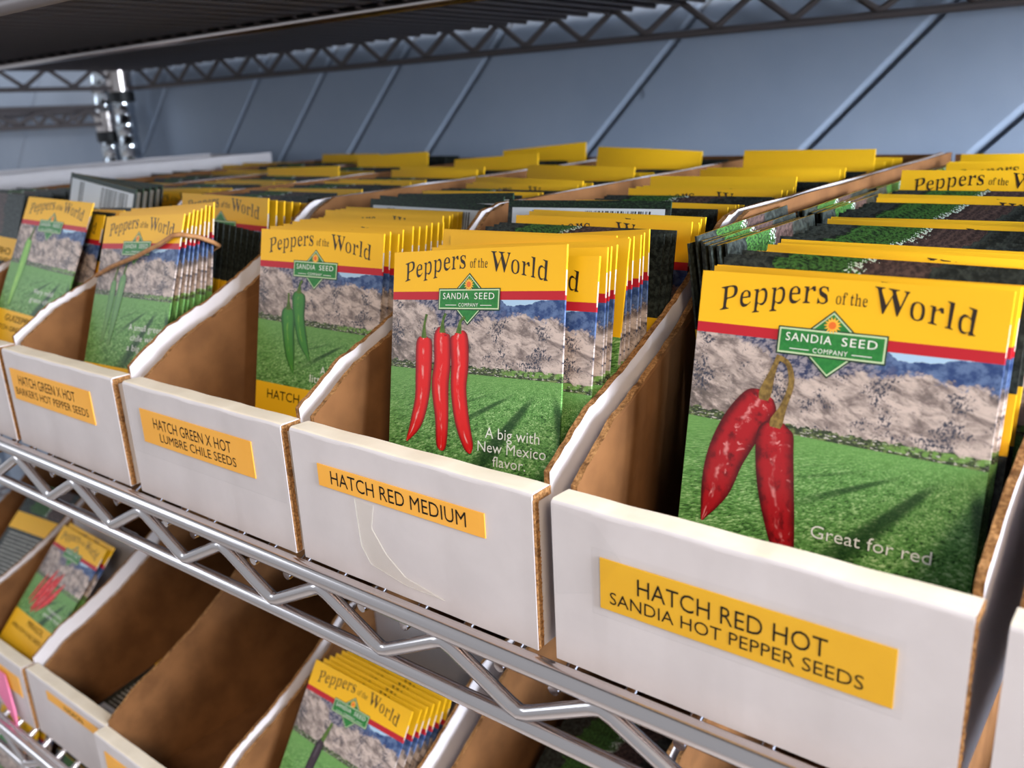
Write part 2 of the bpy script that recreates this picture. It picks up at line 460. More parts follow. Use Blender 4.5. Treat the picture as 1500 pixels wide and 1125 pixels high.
def badge(mb, c, k, mi0):
    """mi0.. : edge, green, pale line"""
    P = [placer(c, k, d) for d in (0.0001, 0.00015, 0.0002, 0.00025, 0.0003, 0.00035)]
    cx, cy = -1.2, -16.6
    def dia(pl, r, mi): poly(mb, pl, [(cx - r * 1.1, cy), (cx, cy - r), (cx + r * 1.1, cy), (cx, cy + r)], mi)
    def plate(pl, e, mi): poly(mb, pl, [(cx - 13.4 - e, cy - 3.2 - e), (cx + 13.4 + e, cy - 3.2 - e), (cx + 13.4 + e, cy + 3.2 + e), (cx - 13.4 - e, cy + 3.2 + e)], mi)
    dia(P[0], 8.7, mi0); dia(P[1], 8.2, mi0 + 2); dia(P[2], 7.7, mi0 + 1)
    plate(P[3], 0.45, mi0); plate(P[4], 0.1, mi0 + 2); plate(P[5], -0.35, mi0 + 1)
def sun(mb, pl, mi):
    cx, cy = -1.2, -11.7
    pts = []
    for i in range(28):
        r = 2.3 if i % 2 == 0 else 1.35; a = math.pi * 2 * i / 28
        pts.append((cx + r * math.cos(a), cy + r * math.sin(a)))
    poly(mb, pl, pts, mi)
    poly(mb, placer(0, 0, 0.0004), [(cx + 0.95 * math.cos(a * 0.4), cy + 0.95 * math.sin(a * 0.4)) for a in range(16)], mi + 1)
def badge_text(mb, pl, mi):
    put_text(mb, 'SANDIA', -12.8, -0.9, -16.6, 2.1, pl, 'sans', mi, 0.0, None, 1.15)
    put_text(mb, 'SEED', 1.6, 10.3, -16.6, 2.1, pl, 'sans', mi, 0.0, None, 1.15)
    put_text(mb, 'COMPANY', -5.4, 3.4, -19.1, 1.2, pl, 'sans', mi, 0.0, None, 1.15)
    for a, b in ((-11.5, -6.4), (4.4, 9.3)): poly(mb, pl, [(a, -18.7), (b, -18.7), (b, -18.5), (a, -18.5)], mi)
def strip(mb, pl, pts, mi, n=26):
    """a picture of a pepper or stem: pts = (u, v, half width); smooth, u coordinate -1..1 across"""
    def at(t):
        q = t * (len(pts) - 1); i = min(int(q), len(pts) - 2); f = q - i
        p0 = pts[max(i - 1, 0)]; p1 = pts[i]; p2 = pts[i + 1]; p3 = pts[min(i + 2, len(pts) - 1)]
        return [0.5 * (2 * b + (c - a) * f + (2 * a - 5 * b + 4 * c - d) * f * f + (3 * b - a - 3 * c + d) * f ** 3) for a, b, c, d in zip(p0, p1, p2, p3)]
    vs = []; uv = []; m = 6
    for i in range(n + 1):
        t = i / n; x, y, w = at(t); x2, y2, _ = at(min(1, t + 0.01)); x1, y1, _ = at(max(0, t - 0.01))
        l = math.hypot(x2 - x1, y2 - y1) or 1; nx, ny = -(y2 - y1) / l, (x2 - x1) / l
        for j in range(m + 1):
            e = (j / m * 2 - 1); vs.append(pl(x - nx * w * e, y - ny * w * e)); uv.append((e, t * 3 + pts[0][0]))
    fs = [(i * (m + 1) + j, i * (m + 1) + j + 1, (i + 1) * (m + 1) + j + 1, (i + 1) * (m + 1) + j) for i in range(n) for j in range(m)]
    mb.add(vs, fs, mi, uv)

MATS_P = [M['front'], M['back'], M['paper'], M['ink'], M['badge_edge'], M['badge'], M['badge_line'], M['sun'], M['sun2'], M['white_ink']]
def stock_mesh(c, k, flap, edge_mi=0):
    """a plain packet of the rows: body, title and badge in one mesh"""
    mb = MB(); packet_body(mb, c, k, flap, edge_mi)
    title(mb, placer(c, k, 0.0001), 3); badge(mb, c, k, 4)
    return mb.mesh('seed_packet', MATS_P)
STOCK_BACK = [stock_mesh(0.0, 0.0, False, 1), stock_mesh(0.0008, 0.0004, False, 1), stock_mesh(-0.0008, -0.0008, False, 1), stock_mesh(0.0014, 0.0006, False, 1)]
STOCK = [stock_mesh(0.0, 0.0, True), stock_mesh(0.0012, 0.0006, True), stock_mesh(-0.0008, -0.0008, False), stock_mesh(0.0022, 0.001, False)]

def orient(o, x, y, z, yaw=0.0, lean=-11.0, roll=0.0, kind='F'):
    """top-centre at x, y, z; lean < 0 leans back; kind F face out, B back out, I back out and upside down"""
    r = Matrix.Rotation(math.radians(yaw), 4, 'Z') @ Matrix.Rotation(math.radians(lean), 4, 'X') @ Matrix.Rotation(math.radians(roll), 4, 'Y')
    if kind in 'BI': r = r @ Matrix.Rotation(math.pi, 4, 'Z')
    if kind in 'IU': r = r @ Matrix.Translation((0, 0, -PH)) @ Matrix.Rotation(math.pi, 4, 'Y')
    o.matrix_world = Matrix.Translation((x, y, z)) @ r

ORD = ['front', 'second', 'third', 'fourth', 'fifth', 'sixth', 'seventh', 'eighth', 'ninth', 'tenth', 'eleventh', 'twelfth', 'thirteenth', 'fourteenth', 'fifteenth',
       'sixteenth', 'seventeenth', 'eighteenth', 'nineteenth']
TENS = {2: 'twenty', 3: 'thirty', 4: 'forty', 5: 'fifty', 6: 'sixty', 7: 'seventy'}
def ordinal(i):
    """i is 0-based"""
    if i < 19: return ORD[i] if i else 'first'
    n = i + 1
    if n % 10 == 0: return TENS[n // 10][:-1] + 'ieth'
    return TENS[n // 10] + '-' + (ORD[n % 10 - 1] if n % 10 > 1 else 'first')

LOOK = {'F': 'yellow-topped seed packet', 'B': 'dark-backed seed packet', 'I': 'upside-down seed packet with bar code', 'U': 'upside-down yellow-ended seed packet'}
_rows = {}
def stock(x, y, z, box, yaw=0, lean=-11, roll=0, kind='F', var=None, sideways=False, tall=False):
    if y > 0.125 and z > 0 and not tall and not sideways:
        z = min(z, 0.1134) if kind == 'F' else z if kind == 'U' else max(z, 0.1085)
    o = link('seed_packet', (STOCK if kind in 'FU' else STOCK_BACK)[random.randrange(4) if var is None else var])
    orient(o, x, y, z, yaw, lean, roll, kind)
    _rows.setdefault((box, sideways), []).append((y, o, kind))
    return tag(o, 'seed packet in the ' + box, 'seed packet', 'seed packets in the ' + box)
def relabel(o, text):
    for q in _rows.values():
        for e in list(q):
            if e[1] == o: q.remove(e)
    o['label'] = text
def label_rows():
    """say of each packet which one it is, counting back from the front of its box"""
    for (box, sideways), q in _rows.items():
        for i, (y, o, kind) in enumerate(sorted(q, key=lambda e: e[0])):
            if sideways: o['label'] = 'dark seed packet turned sideways, %s from the front in the %s' % (ordinal(i), box)
            else: o['label'] = '%s, %s from the front in the %s' % (LOOK[kind], ordinal(i + (box not in NO_FRONT)), box)
NO_FRONT = ('box beside the tall white box', 'lower box with dark packets deep inside', 'lowest box seen through the rails', 'lowest box with green packets')

def featured(label, pose, peppers=(), captions=(), band=(), box=''):
    face = [M['front_low'] if band else M['front']] + MATS_P[1:3]
    """a packet whose face is in view: body with title, badge, picture, caption and name band as parts"""
    mb = MB(); packet_body(mb, 0, 0, True)
    o = mb.obj('seed_packet', face); orient(o, *pose)
    tag(o, label, 'seed packet', 'seed packets in the ' + box if box else None)
    t = MB(); title(t, placer(0, 0, 0.0001), 0); t.obj('title_lettering', [M['ink']], o)
    b = MB(); badge(b, 0, 0, 0); bo = b.obj('badge', [M['badge_edge'], M['badge'], M['badge_line']], o)
    s = MB(); sun(s, placer(0, 0, 0.0003), 0); s.obj('sun_emblem', [M['sun'], M['sun2']], bo)
    w = MB(); badge_text(w, placer(0, 0, 0.00045), 0); w.obj('badge_lettering', [M['white_ink']], bo)
    for i, (mat, body, stem, smat) in enumerate(peppers):
        p = MB(); d = 0.00012 + 0.00006 * i
        if stem: strip(p, placer(0, 0, d + 0.00003), stem, 1, 14)
        strip(p, placer(0, 0, d), body, 0)
        p.obj('pepper_picture', [M[mat], M[smat]], o)
    if captions:
        c = MB()
        for tx, u0, u1, base, cap in captions: put_text(c, tx, u0, u1, base, cap, placer(0, 0, 0.0003), 'sans', 0, -0.006)
        c.obj('caption_lettering', [M['white_ink']], o)
    if band:
        c = MB(); 
        for tx, u0, u1, base, cap in band: put_text(c, tx, u0, u1, base, cap, placer(0, 0, 0.0002), 'sans', 0, -0.004)
        c.obj('name_lettering', [M['black_ink']], o)
    return o

# ------------------------------------------------------------------ boxes
BW, BD, BH, LIP = 0.105, 0.432, 0.1135, 0.0505
SLOPE = [(0.0095, LIP + 0.003), (0.03, 0.0665), (0.052, 0.0745), (0.075, 0.0855), (0.098, 0.099), (0.116, 0.1115), (0.128, BH)]
def slope_z(y):
    for (a, b), (c, d) in zip(SLOPE, SLOPE[1:]):
        if y <= c: return b + (d - b) * (y - a) / (c - a)
    return BH
def side_wall(mb, x0, x1, drop, white_low, top=BH, rag=0.0004, bulge=0.0024):
    """low-to-high side of a bin box with a ragged cut edge; white_low: the -x face is the white outside"""
    prof = [(0.0095, 0.0005)]
    n = 46
    for i in range(n + 1):
        y = 0.0095 + (0.128 - 0.0095) * i / n
        w = math.sin(math.pi * min(1, i / n))
        z = slope_z(y) - drop * (1 if y < 0.11 else max(0, (0.128 - y) / 0.018))
        if top != BH: z += (top - BH) * min(1.0, max(0.0, (y - 0.0095) / 0.11))
        prof.append((y, z + random.uniform(-rag, rag)))
    for i in range(1, 13): prof.append((0.128 + (BD - 0.128) * i / 12, top + random.uniform(-rag, rag) * 0.6))
    prof.append((BD, 0.0005))
    m = len(prof); sg = -1 if white_low else 1
    fl = lambda y: sg * bulge * min(1.0, max(0.0, (y - 0.012) / 0.09))
    rt = [random.uniform(-rag, rag) * 0.7 for _ in prof]
    L = [(x0 + fl(y), y, z) for y, z in prof]; Rr = [(x1 + fl(y), y, z + e) for (y, z), e in zip(prof, rt)]
    mb.add(L, [tuple(range(m))], 0 if white_low else 1)
    mb.add(Rr, [tuple(range(m))[::-1]], 1 if white_low else 0)
    for i in range(m):
        j = (i + 1) % m
        mb.add([L[i], L[j], Rr[j], Rr[i]], [(3, 2, 1, 0)], 2)
def front_panel(parent):
    """thick folded front with a rounded lip and raw ends"""
    mb = MB(); r = 0.0016; prof = [(0.0, 0.0), (0.0, LIP - r)]
    for i in range(1, 6): a = math.pi / 2 * i / 5; prof.append((r - r * math.cos(a), LIP - r + r * math.sin(a)))
    prof += [(0.0088, LIP - 0.0004), (0.0092, LIP - 0.001), (0.0092, 0.0)]
    nx = 24; m = len(prof); vs = []
    for i in range(nx + 1):
        x = -0.0003 + (BW + 0.0006) * i / nx
        wob = 0.00012 * math.sin(i * 0.9 + random.random())
        for k, (y, z) in enumerate(prof): vs.append((x, y + (wob * 0.5 if k < 2 else 0), z + (wob if 1 < k < m - 1 else 0)))
    fs = []
    for i in range(nx):
        for k in range(m):
            a, b = i * m + k, i * m + (k + 1) % m; fs.append((a, a + m, b + m, b))
    for f in fs:
        k = f[0] % m
        mb.add([vs[i] for i in f], [(0, 1, 2, 3)], 0 if k < 4 else (1 if k < 8 else (2 if k == 8 else 3)), None, k in (1, 2, 3, 4, 5))
    mb.add(vs[:m], [tuple(range(m))], 3); 
    # raw right end with the three plies of the corrugated board
    mb.add(vs[-m:], [tuple(range(m))[::-1]], 0)
    xe = BW + 0.0003
    mb.box(xe, xe + 0.0003, 0.0003, 0.0026, 0.0003, LIP - 0.0022, 3)
    mb.box(xe, xe + 0.0004, 0.0006, 0.0088, LIP - 0.0032, LIP - 0.0006, 3)
    for y0, y1 in ((0.0004, 0.0009), (0.0021, 0.0027)):
        zs = [0.0008 + (LIP - 0.004) * i / 40 for i in range(41)]
        for a, b in zip(zs, zs[1:]):
            e = random.uniform(0, 0.0004)
            mb.add([(xe, y0, a), (xe + 0.0003 + e, y0, a), (xe + 0.0003, y1, a), (xe, y1, a), (xe, y0, b), (xe + 0.0003, y0, b), (xe + 0.0003 + e, y1, b), (xe, y1, b)],
                   [(0, 1, 5, 4), (1, 2, 6, 5), (2, 3, 7, 6), (4, 5, 6, 7), (3, 2, 1, 0)], 3)
    return mb.obj('front_panel', [M['white_card'], M['lit_lip_card'], M['kraft'], M['cut']], parent)
def bin_box(label, x0, y0=0.0, z0=0.0, rotz=0.0, inside='kraft', drop=0.0022, top=BH, group='white bin boxes on the middle shelf', right_top=None, edge='cut'):
    t = thing('bin_box', label, 'box', (x0, y0, z0), group); t.rotation_euler = (0, 0, math.radians(rotz))
    mb = MB(); w = 0.0021; bu = 0.0024 if z0 == 0 else 0.0
    side_wall(mb, 0.0, w, drop, True, top, bulge=bu); side_wall(mb, BW - w, BW, 0.0, False, right_top or top, bulge=bu)
    mb.box(w, BW - w, 0.0095, BD - w, 0.0005, 0.0025, 1, [0, 1, 1, 1, 1, 1])
    mb.box(w, BW - w, BD - w, BD, 0.0005, top - 0.001, 0, [0, 2, 1, 0, 2, 2])
    mb.obj('box_body', [M['white_card'], M[inside], M[edge]], t)
    front_panel(t)
    return t
def sticker(t, x0, x1, z0, z1, lines=(), mat='label', tilt=0.0):
    """name sticker on a box front: x, z in mm from the box's lower front corner"""
    mb = MB(); c, s = math.cos(tilt), math.sin(tilt); cx, cz = (x0 + x1) / 2, (z0 + z1) / 2
    def pl(d): return lambda u, v: ((cx + (u - cx) * c - (v - cz) * s) / 1000, -d, (cz + (u - cx) * s + (v - cz) * c) / 1000)
    q = [(x0, z0), (x1, z0), (x1, z1), (x0, z1)]
    A = [pl(0.0005)(*p) for p in q]; B = [pl(0.0001)(*p) for p in q]
    mb.add(A + B, [(0, 1, 2, 3), (0, 4, 5, 1), (1, 5, 6, 2), (2, 6, 7, 3), (3, 7, 4, 0)], 0)
    o = mb.obj('name_sticker', [M[mat]], t)
    if lines:
        k = MB()
        for tx, a, b, base, cap in lines: put_text(k, tx, a, b, base, cap, pl(0.00058), 'sans', 0, -0.002)
        k.obj('sticker_lettering', [M['black_ink']], o)
def tape(t, pts, mat='tape', d=0.0007):
    mb = MB(); n = len(pts)
    A = [(x / 1000, -d, z / 1000) for x, z in pts]; B = [(x / 1000, -0.0002, z / 1000) for x, z in pts]
    mb.add(A, [tuple(range(n))], 0)
    for i in range(n): j = (i + 1) % n; mb.add([A[i], B[i], B[j], A[j]], [(0, 1, 2, 3)], 0)
    mb.obj('clear_tape', [M[mat]], t)

# ------------------------------------------------------------------ the setting
def build_wall():
    """boards running up at 45 degrees with a V groove between"""
    Y = 0.47; mb = MB()
    cs = [0.255, 0.075, -0.103, -0.218, -0.404, -0.589, -0.700, -0.808, -0.918, -1.10, -1.45, -1.8, -2.1]
    cs = [0.42, 0.6, 0.78, 0.96, 1.15, 1.35, 1.6][::-1] + cs
    cs = sorted(cs); z0, z1 = -1.0, 0.9
    prof = []
    for c in cs: prof += [(c - 0.0085, 0.0), (c - 0.007, 0.0004), (c - 0.0012, 0.0034), (c + 0.0010, 0.0050), (c + 0.0018, 0.0006), (c + 0.003, 0.0)]
    for (a, d0), (b, d1) in zip(prof, prof[1:]):
        mb.add([(a + z0, Y + d0, z0), (b + z0, Y + d1, z0), (b + z1, Y + d1, z1), (a + z1, Y + d0, z1)], [(0, 1, 2, 3)], 0)
    mb.box(-3.2, 2.6, Y + 0.0056, Y + 0.06, z0, z1, 0)
    o = mb.obj('wall_back', [M['wall']]); o['kind'] = 'structure'
build_wall()
mb = MB(); mb.box(-3.2, 2.6, -2.2, 0.47, -1.05, -1.0); o = mb.obj('floor', [M['floor']]); o['kind'] = 'structure'

# ------------------------------------------------------------------ wire shelving
def shelf(parent, x0, x1, y0, y1, z, metal='chrome', phase=-0.0355, mid=True, dep=0.0208):
    """wire deck with a truss rim; z is the deck's top"""
    mb = MB()
    n = int((x1 - x0) / 0.02)
    for i in range(n):
        x = x0 + 0.012 + i * 0.02
        mb.tube([(x, y0 - 0.0015, z - 0.0068), (x, y0 + 0.006, z - 0.0062), (x, y0 + 0.013, z - 0.0020), (x, y1 - 0.004, z - 0.0020)], 0.0019, 8)
    mb.box(x0, x0 + 0.001, y0, y0 + 0.001, z - 0.003, z - 0.002)
    d = mb.obj('wire_deck', [M[metal]], parent)
    def truss(a, b, nm, ph):
        a = Vector(a); b = Vector(b); L = (b - a).length; t = (b - a) / L
        m1 = MB(); m1.tube([a, b], 0.0031, 12); m1.obj('upper_rail', [M[metal]], d)
        m2 = MB(); dz = Vector((0, 0, -dep)); m2.tube([a + dz, b + dz], 0.0028, 12); m2.obj('lower_rail', [M[metal]], d)
        m3 = MB(); pts = []; s = ph; up = True
        h = 0.0285
        while s < L:
            zc = -0.0040 if up else -dep + 0.0036
            for e in (-0.0035, 0.0, 0.0035):
                f = abs(e) / 0.0035
                pts.append(a + t * min(max(s + e, 0), L) + Vector((0, 0, zc + (-1 if up else 1) * f * 0.0012)))
            s += h; up = not up
        m3.tube(pts, 0.0025, 8); m3.obj('zigzag_rod', [M[metal]], d)
    zt = z + 0.0024
    truss((x0, y0 - 0.006, zt), (x1, y0 - 0.006, zt), 'front', (phase - x0) % 0.057)
    truss((x0, y1, zt), (x1, y1, zt), 'back', 0.01)
    truss((x0, y0, zt), (x0, y1, zt), 'side', 0.01)
    truss((x1, y0, zt), (x1, y1, zt), 'side', 0.01)
    m = MB(); m.tube([(x0, y0 - 0.0004, z - 0.0008), (x1, y0 - 0.0004, z - 0.0008)], 0.0025, 10); m.obj('inner_rail', [M[metal]], d)
    if mid:
        m = MB(); m.tube([(x0, (y0 + y1) / 2, z - 0.0085), (x1, (y0 + y1) / 2, z - 0.0085)], 0.0038, 10); m.obj('support_rod', [M['chrome']], d)
    return d
def post(parent, x, y, z0, z1, clips=()):
    mb = MB(); pts = []; r = []; z = z0
    while z < z1:
        for dz, rr in ((0.0, 0.0127), (0.022, 0.0127), (0.0226, 0.0117), (0.0248, 0.0117)): pts.append((x, y, z + dz)); r.append(rr)
        z += 0.0254
    mb.tube(pts, r, 20); p = mb.obj('post', [M['chrome_post']], parent)
    for c in clips:
        m = MB(); m.tube([(x, y, c - 0.006), (x, y, c + 0.006)], 0.0155, 20); m.obj('clip_collar', [M['black']], p)
        m = MB(); m.tube([(x, y, c + 0.0065), (x, y, c + 0.03)], [0.0145, 0.0158], 20); m.obj('corner_sleeve', [M['chrome']], p)
XL, XR, YF, YB = -0.95, 0.30, -0.004, 0.455
unit = thing('wire_shelving_unit', 'chrome wire shelving unit carrying the boxes of seed packets in tiers', 'shelving unit', (0, 0, -1.0))
inner = unit
def at_unit(d): d.location = (0, 0, 1.0)
for z, metal in ((0.0, 'chrome'), (0.2215, 'unlit_chrome'), (-0.25, 'chrome'), (-0.5, 'chrome')):
    d = shelf(unit, XL, XR, YF if z > -0.1 else YF + 0.014, YB, z, metal, dep=0.0255 if z > 0.1 else 0.0212); at_unit(d)
for x in (XL - 0.002, XR):
    for y in (YF - 0.002, YB - 0.02):
        before = set(unit.children)
        post(unit, x, y, -0.999, 0.55, (0.188, -0.04, -0.29, -0.54))
        for c in set(unit.children) - before: at_unit(c)
unit2 = thing('wire_shelving_unit', 'second wire shelving unit behind the corner post, its shelf set a little lower', 'shelving unit', (0, 0, -1.0))
d = shelf(unit2, -1.6, -0.985, YF, YB, 0.176, 'unlit_chrome'); at_unit(d)
for x in (-0.992, -1.6):
    for y in (YF, YB - 0.022):
        before = set(unit2.children)
        post(unit2, x, y, -0.999, 0.55, (0.142,))
        for c in set(unit2.children) - before: at_unit(c)
mb = MB(); mb.box(XL + 0.01, XR - 0.01, YF + 0.004, YB - 0.004, 0.2217, 0.2247)  # added dark sheet: blocks light and stands for the unlit gaps between wires
tag(mb.obj('upper_shade_sheet', [M['shade_sheet']]), 'added dark sheet on the upper wire shelf, standing for the shade between its wires', 'added shade sheet')

# ------------------------------------------------------------------ boxes on the middle shelf
N4, N3, N2, N1, N0 = 'dried-pepper box', 'three-red-peppers box', 'green-pepper-pair box', 'rubber-band box', 'single-green-pepper box'
b4 = bin_box('white bin box whose front packet shows two dried red peppers', 0.0)
sticker(b4, 15.5, 91.4, 22.4, 37.5, [('HATCH RED HOT', 27.0, 76.6, 29.7, 4.9), ('SANDIA HOT PEPPER SEEDS', 18.6, 85.0, 24.6, 3.6)], 'label_gold')
tape(b4, [(0.5, 49), (14, 47), (22, 38), (16, 30), (13, 26), (1, 22)])
tape(b4, [(13, 40), (93, 40), (93.5, 20.5), (13, 20)])
b3 = bin_box('white bin box whose front packet shows three red peppers', -0.1122)
sticker(b3, 13.4, 87.8, 32.0, 40.1, [('HATCH RED MEDIUM', 20.0, 80.6, 33.8, 4.9)])
tape(b3, [(31, 31), (40, 30.5), (38, 22), (44, 14), (52, 8), (69, 5), (52, 5), (36, 8), (32, 14)], 'old_tape')
b2 = bin_box('white bin box whose front packet shows a pair of green peppers', -0.2228, drop=0.004)
sticker(b2, 11.0, 87.0, 25.8, 40.6, [('HATCH GREEN X HOT', 20.5, 74.0, 33.3, 4.6), ('LUMBRE CHILE SEEDS', 24.0, 76.0, 28.0, 3.7)])
tape(b2, [(2, 49), (96, 49), (104, 40), (104, 20), (2, 20)])
b1 = bin_box('white bin box whose front packets are held by a rubber band', -0.3375)
sticker(b1, 5.5, 84.5, 25.2, 41.2, [('HATCH GREEN X HOT', 13.5, 70.0, 33.8, 4.8), ("BARKER'S HOT PEPPER SEEDS", 8.5, 80.0, 28.2, 3.7)])
b0 = bin_box('white bin box whose front packet shows a single pale green pepper', -0.4485)
bm1 = bin_box('white bin box whose dark front packet has an upside-down name band', -0.5575)
bm2 = bin_box('white bin box beside the taller white box', -0.6665, top=0.103)
bm3 = bin_box('taller white bin box by the corner post', -0.776, top=0.1195, edge='white_card', inside='white_card')
bin_box('white bin box standing against the corner post', -0.8835)
b5 = bin_box('white bin box at the edge of view beside the dried-pepper box', 0.1118)

# front packets whose picture is in view
featured('packet picturing two dried red peppers, front of its box', (0.0604, 0.0458, 0.1078, 0.6, -11.9, -0.3),
    [('pep_dried', [(-16, -31.6, 2.2), (-17.5, -34, 5.2), (-22, -41, 5.8), (-25.8, -50, 5.4), (-28, -60, 4.2), (-30.9, -69.7, 0.3)], [(-14.0, -20.8, 0.7), (-15.2, -25, 0.8), (-16.6, -31, 1.7), (-16.8, -33.2, 1.2)], 'stem_dry'),
     ('pep_dried', [(-12.4, -38.4, 2.0), (-12.6, -41, 4.8), (-12.2, -47, 5.2), (-10.8, -56, 5.0), (-8.5, -66, 4.0), (-6.5, -74, 2.6), (-5.5, -80, 0.4)], [(-14.0, -21.4, 0.7), (-11.2, -23.0, 0.7), (-9.9, -28, 0.8), (-11.2, -34, 0.9), (-12.6, -38.4, 1.8), (-12.8, -40, 1.4)], 'stem_dry')],
    [('Great for red', -0.2, 29.0, -66.9, 3.3)], (), N4)
featured('packet picturing three long red peppers, front of its box', (-0.059, 0.043, 0.1094, -2.9, -14.1, -5.6),
    [('pep_red', [(-21.3, -29.6, 1.6), (-21.3, -31.5, 3.9), (-21.0, -42, 4.0), (-21.4, -51, 3.5), (-24.0, -59.5, 2.9), (-28.6, -66.5, 0.4)], [(-20.6, -21.8, 0.6), (-21.5, -25.5, 0.55), (-21.5, -30, 1.3)], 'stem_green'),
     ('pep_red', [(-12.4, -27.4, 1.6), (-12.7, -29, 3.8), (-11.9, -38, 3.9), (-12.5, -46, 4.1), (-11.2, -57, 3.2), (-11.0, -66, 2.4), (-11.1, -68, 0.6)], [(-11.4, -21.4, 0.6), (-12.5, -24, 0.55), (-12.6, -28, 1.4)], 'stem_green'),
     ('pep_red', [(-5.0, -27.6, 1.6), (-4.6, -29.4, 4.0), (-3.6, -38, 4.0), (-3.7, -46.5, 3.6), (-1.6, -57, 3.3), (1.6, -65, 2.3), (2.6, -67.5, 0.5)], [(-2.3, -22.6, 0.6), (-4.2, -24, 0.55), (-4.8, -28, 1.3)], 'stem_green')],
    [('A big with', 8.9, 31.0, -61.6, 3.5), ('New Mexico', 5.8, 33.6, -66.2, 3.4), ('flavor.', 12.4, 25.9, -70.6, 3.3)], (), N3)
featured('packet picturing a pair of green peppers, front of its box', (-0.1693, 0.071, 0.1066, 1.7, -12.4, -0.6),
    [('pep_green', [(-17.0, -33.8, 1.4), (-17.0, -36.5, 4.6), (-16.4, -45, 4.0), (-14.6, -55, 3.0), (-12.0, -63, 0.4)], [(-17.4, -27.6, 0.6), (-17.2, -31, 0.7), (-17.0, -35, 1.8)], 'stem_green'),
     ('pep_green', [(-10.6, -26.4, 1.4), (-10.6, -29, 4.3), (-9.6, -38, 3.5), (-6.4, -48, 2.9), (-1.6, -56, 0.4)], [(-9.0, -21.6, 0.7), (-10.4, -24, 0.7), (-10.6, -27.4, 1.7)], 'stem_green')],
    [('A very', 5.7, 19.0, -61.0, 3.3), ('little heat', -0.7, 23.0, -65.2, 3.3)], [('HATCH GREEN', -29.5, 16.0, -76.0, 4.0)], N2)
featured('packet picturing two slim green peppers, front of the rubber-banded bundle', (-0.2847, 0.058, 0.111, -3.3, -21.2, -3.5),
    [('pep_thin', [(-18, -33, 1.0), (-18, -36, 3.0), (-19, -50, 2.6), (-22, -66, 1.2)], [(-16, -26, 0.5), (-18, -33, 1.0)], 'stem_green'),
     ('pep_thin', [(-9, -30, 1.0), (-9, -33, 3.4), (-11, -48, 3.0), (-14, -66, 1.2)], [(-7.5, -24, 0.5), (-9, -30, 1.0)], 'stem_green')],
    [('A small green', 5, 35, -57.0, 3.0), ('chile with', 8, 32, -62.0, 3.0), ('a big', 6, 18, -67.0, 3.0)], (), N1)
featured('packet picturing a single pale green pepper, front of its box', (-0.3946, 0.071, 0.1148, 0.4, -26.2, 1.6),
    [('pep_pale', [(-21, -25, 1.6), (-21.5, -28, 3.8), (-22, -42, 4.4), (-24, -56, 3.4), (-25, -66, 1.0)], [(-19, -17, 0.7), (-20.5, -22, 0.9), (-21, -26, 1.6)], 'stem_green')],
    [('Very mild', 2, 24, -56.0, 2.8), ('green chile', 0, 26, -61.0, 2.8)], [('GUIZEPPI', -24, 6, -75.0, 3.6), ('HATCH GREEN', -38, 4, -80.5, 2.6)], N0)

# ------------------------------------------------------------------ rows of packets behind them
def row(box, y0, n, kind, xc, z, pitch=0.0037, lean=-11, xd=0.0, roll=0.0, yaw=0.0, jit=0.0008, zj=0.0007, var=None):
    for i in range(n):
        stock(xc + xd * i + random.uniform(-jit, jit), y0 + i * pitch, z + random.uniform(-zj, zj), box, yaw + random.uniform(-0.5, 0.5), lean, roll + random.uniform(-0.5, 0.5), kind, var)
def side_row(box, x0, n, y, z, pitch=0.0026, roll=0.0, yaw=90.0, yd=0.0):
    for i in range(n):
        stock(x0 + i * pitch, y + yd * i + random.uniform(-0.002, 0.002), z + random.uniform(-0.002, 0.002), box, yaw, roll, random.uniform(-1, 1), 'B', 0, True)
# dried-pepper box
row(N4, 0.0492, 2, 'F', 0.0612, 0.1082, 0.0030)
row(N4, 0.0548, 5, 'B', 0.0620, 0.1096, 0.0034)
row(N4, 0.0725, 8, 'F', 0.0655, 0.1092, 0.0036, xd=-0.0005)
row(N4, 0.1040, 8, 'B', 0.0600, 0.1080, 0.0048)
row(N4, 0.1450, 5, 'F', 0.0600, 0.1085, 0.0040, xd=-0.0008)
row(N4, 0.1680, 8, 'B', 0.0570, 0.1080, 0.0054)
row(N4, 0.2140, 4, 'F', 0.0570, 0.1090, 0.0060, xd=-0.001)
row(N4, 0.2420, 4, 'B', 0.0540, 0.1080, 0.0050)
stock(0.0530, 0.2660, 0.1165, N4, 0, -11, 0, 'F', 0, False, True)
row(N4, 0.2950, 1, 'F', 0.0520, 0.1160)
row(N4, 0.3150, 4, 'B', 0.0520, 0.1080, 0.0080)
row(N4, 0.3500, 2, 'F', 0.0530, 0.1140, 0.010)
row(N4, 0.3850, 2, 'U', 0.0530, 0.1150, 0.012)
side_row(N4, 0.0005, 7, 0.1160, 0.1105, 0.0021, -7)
side_row(N4, 0.0040, 6, 0.1980, 0.1095, 0.0021, -4)
side_row(N4, 0.0040, 5, 0.2800, 0.1090, 0.0021, -4)
side_row(N4, 0.0040, 5, 0.3600, 0.1090, 0.0021, -4)
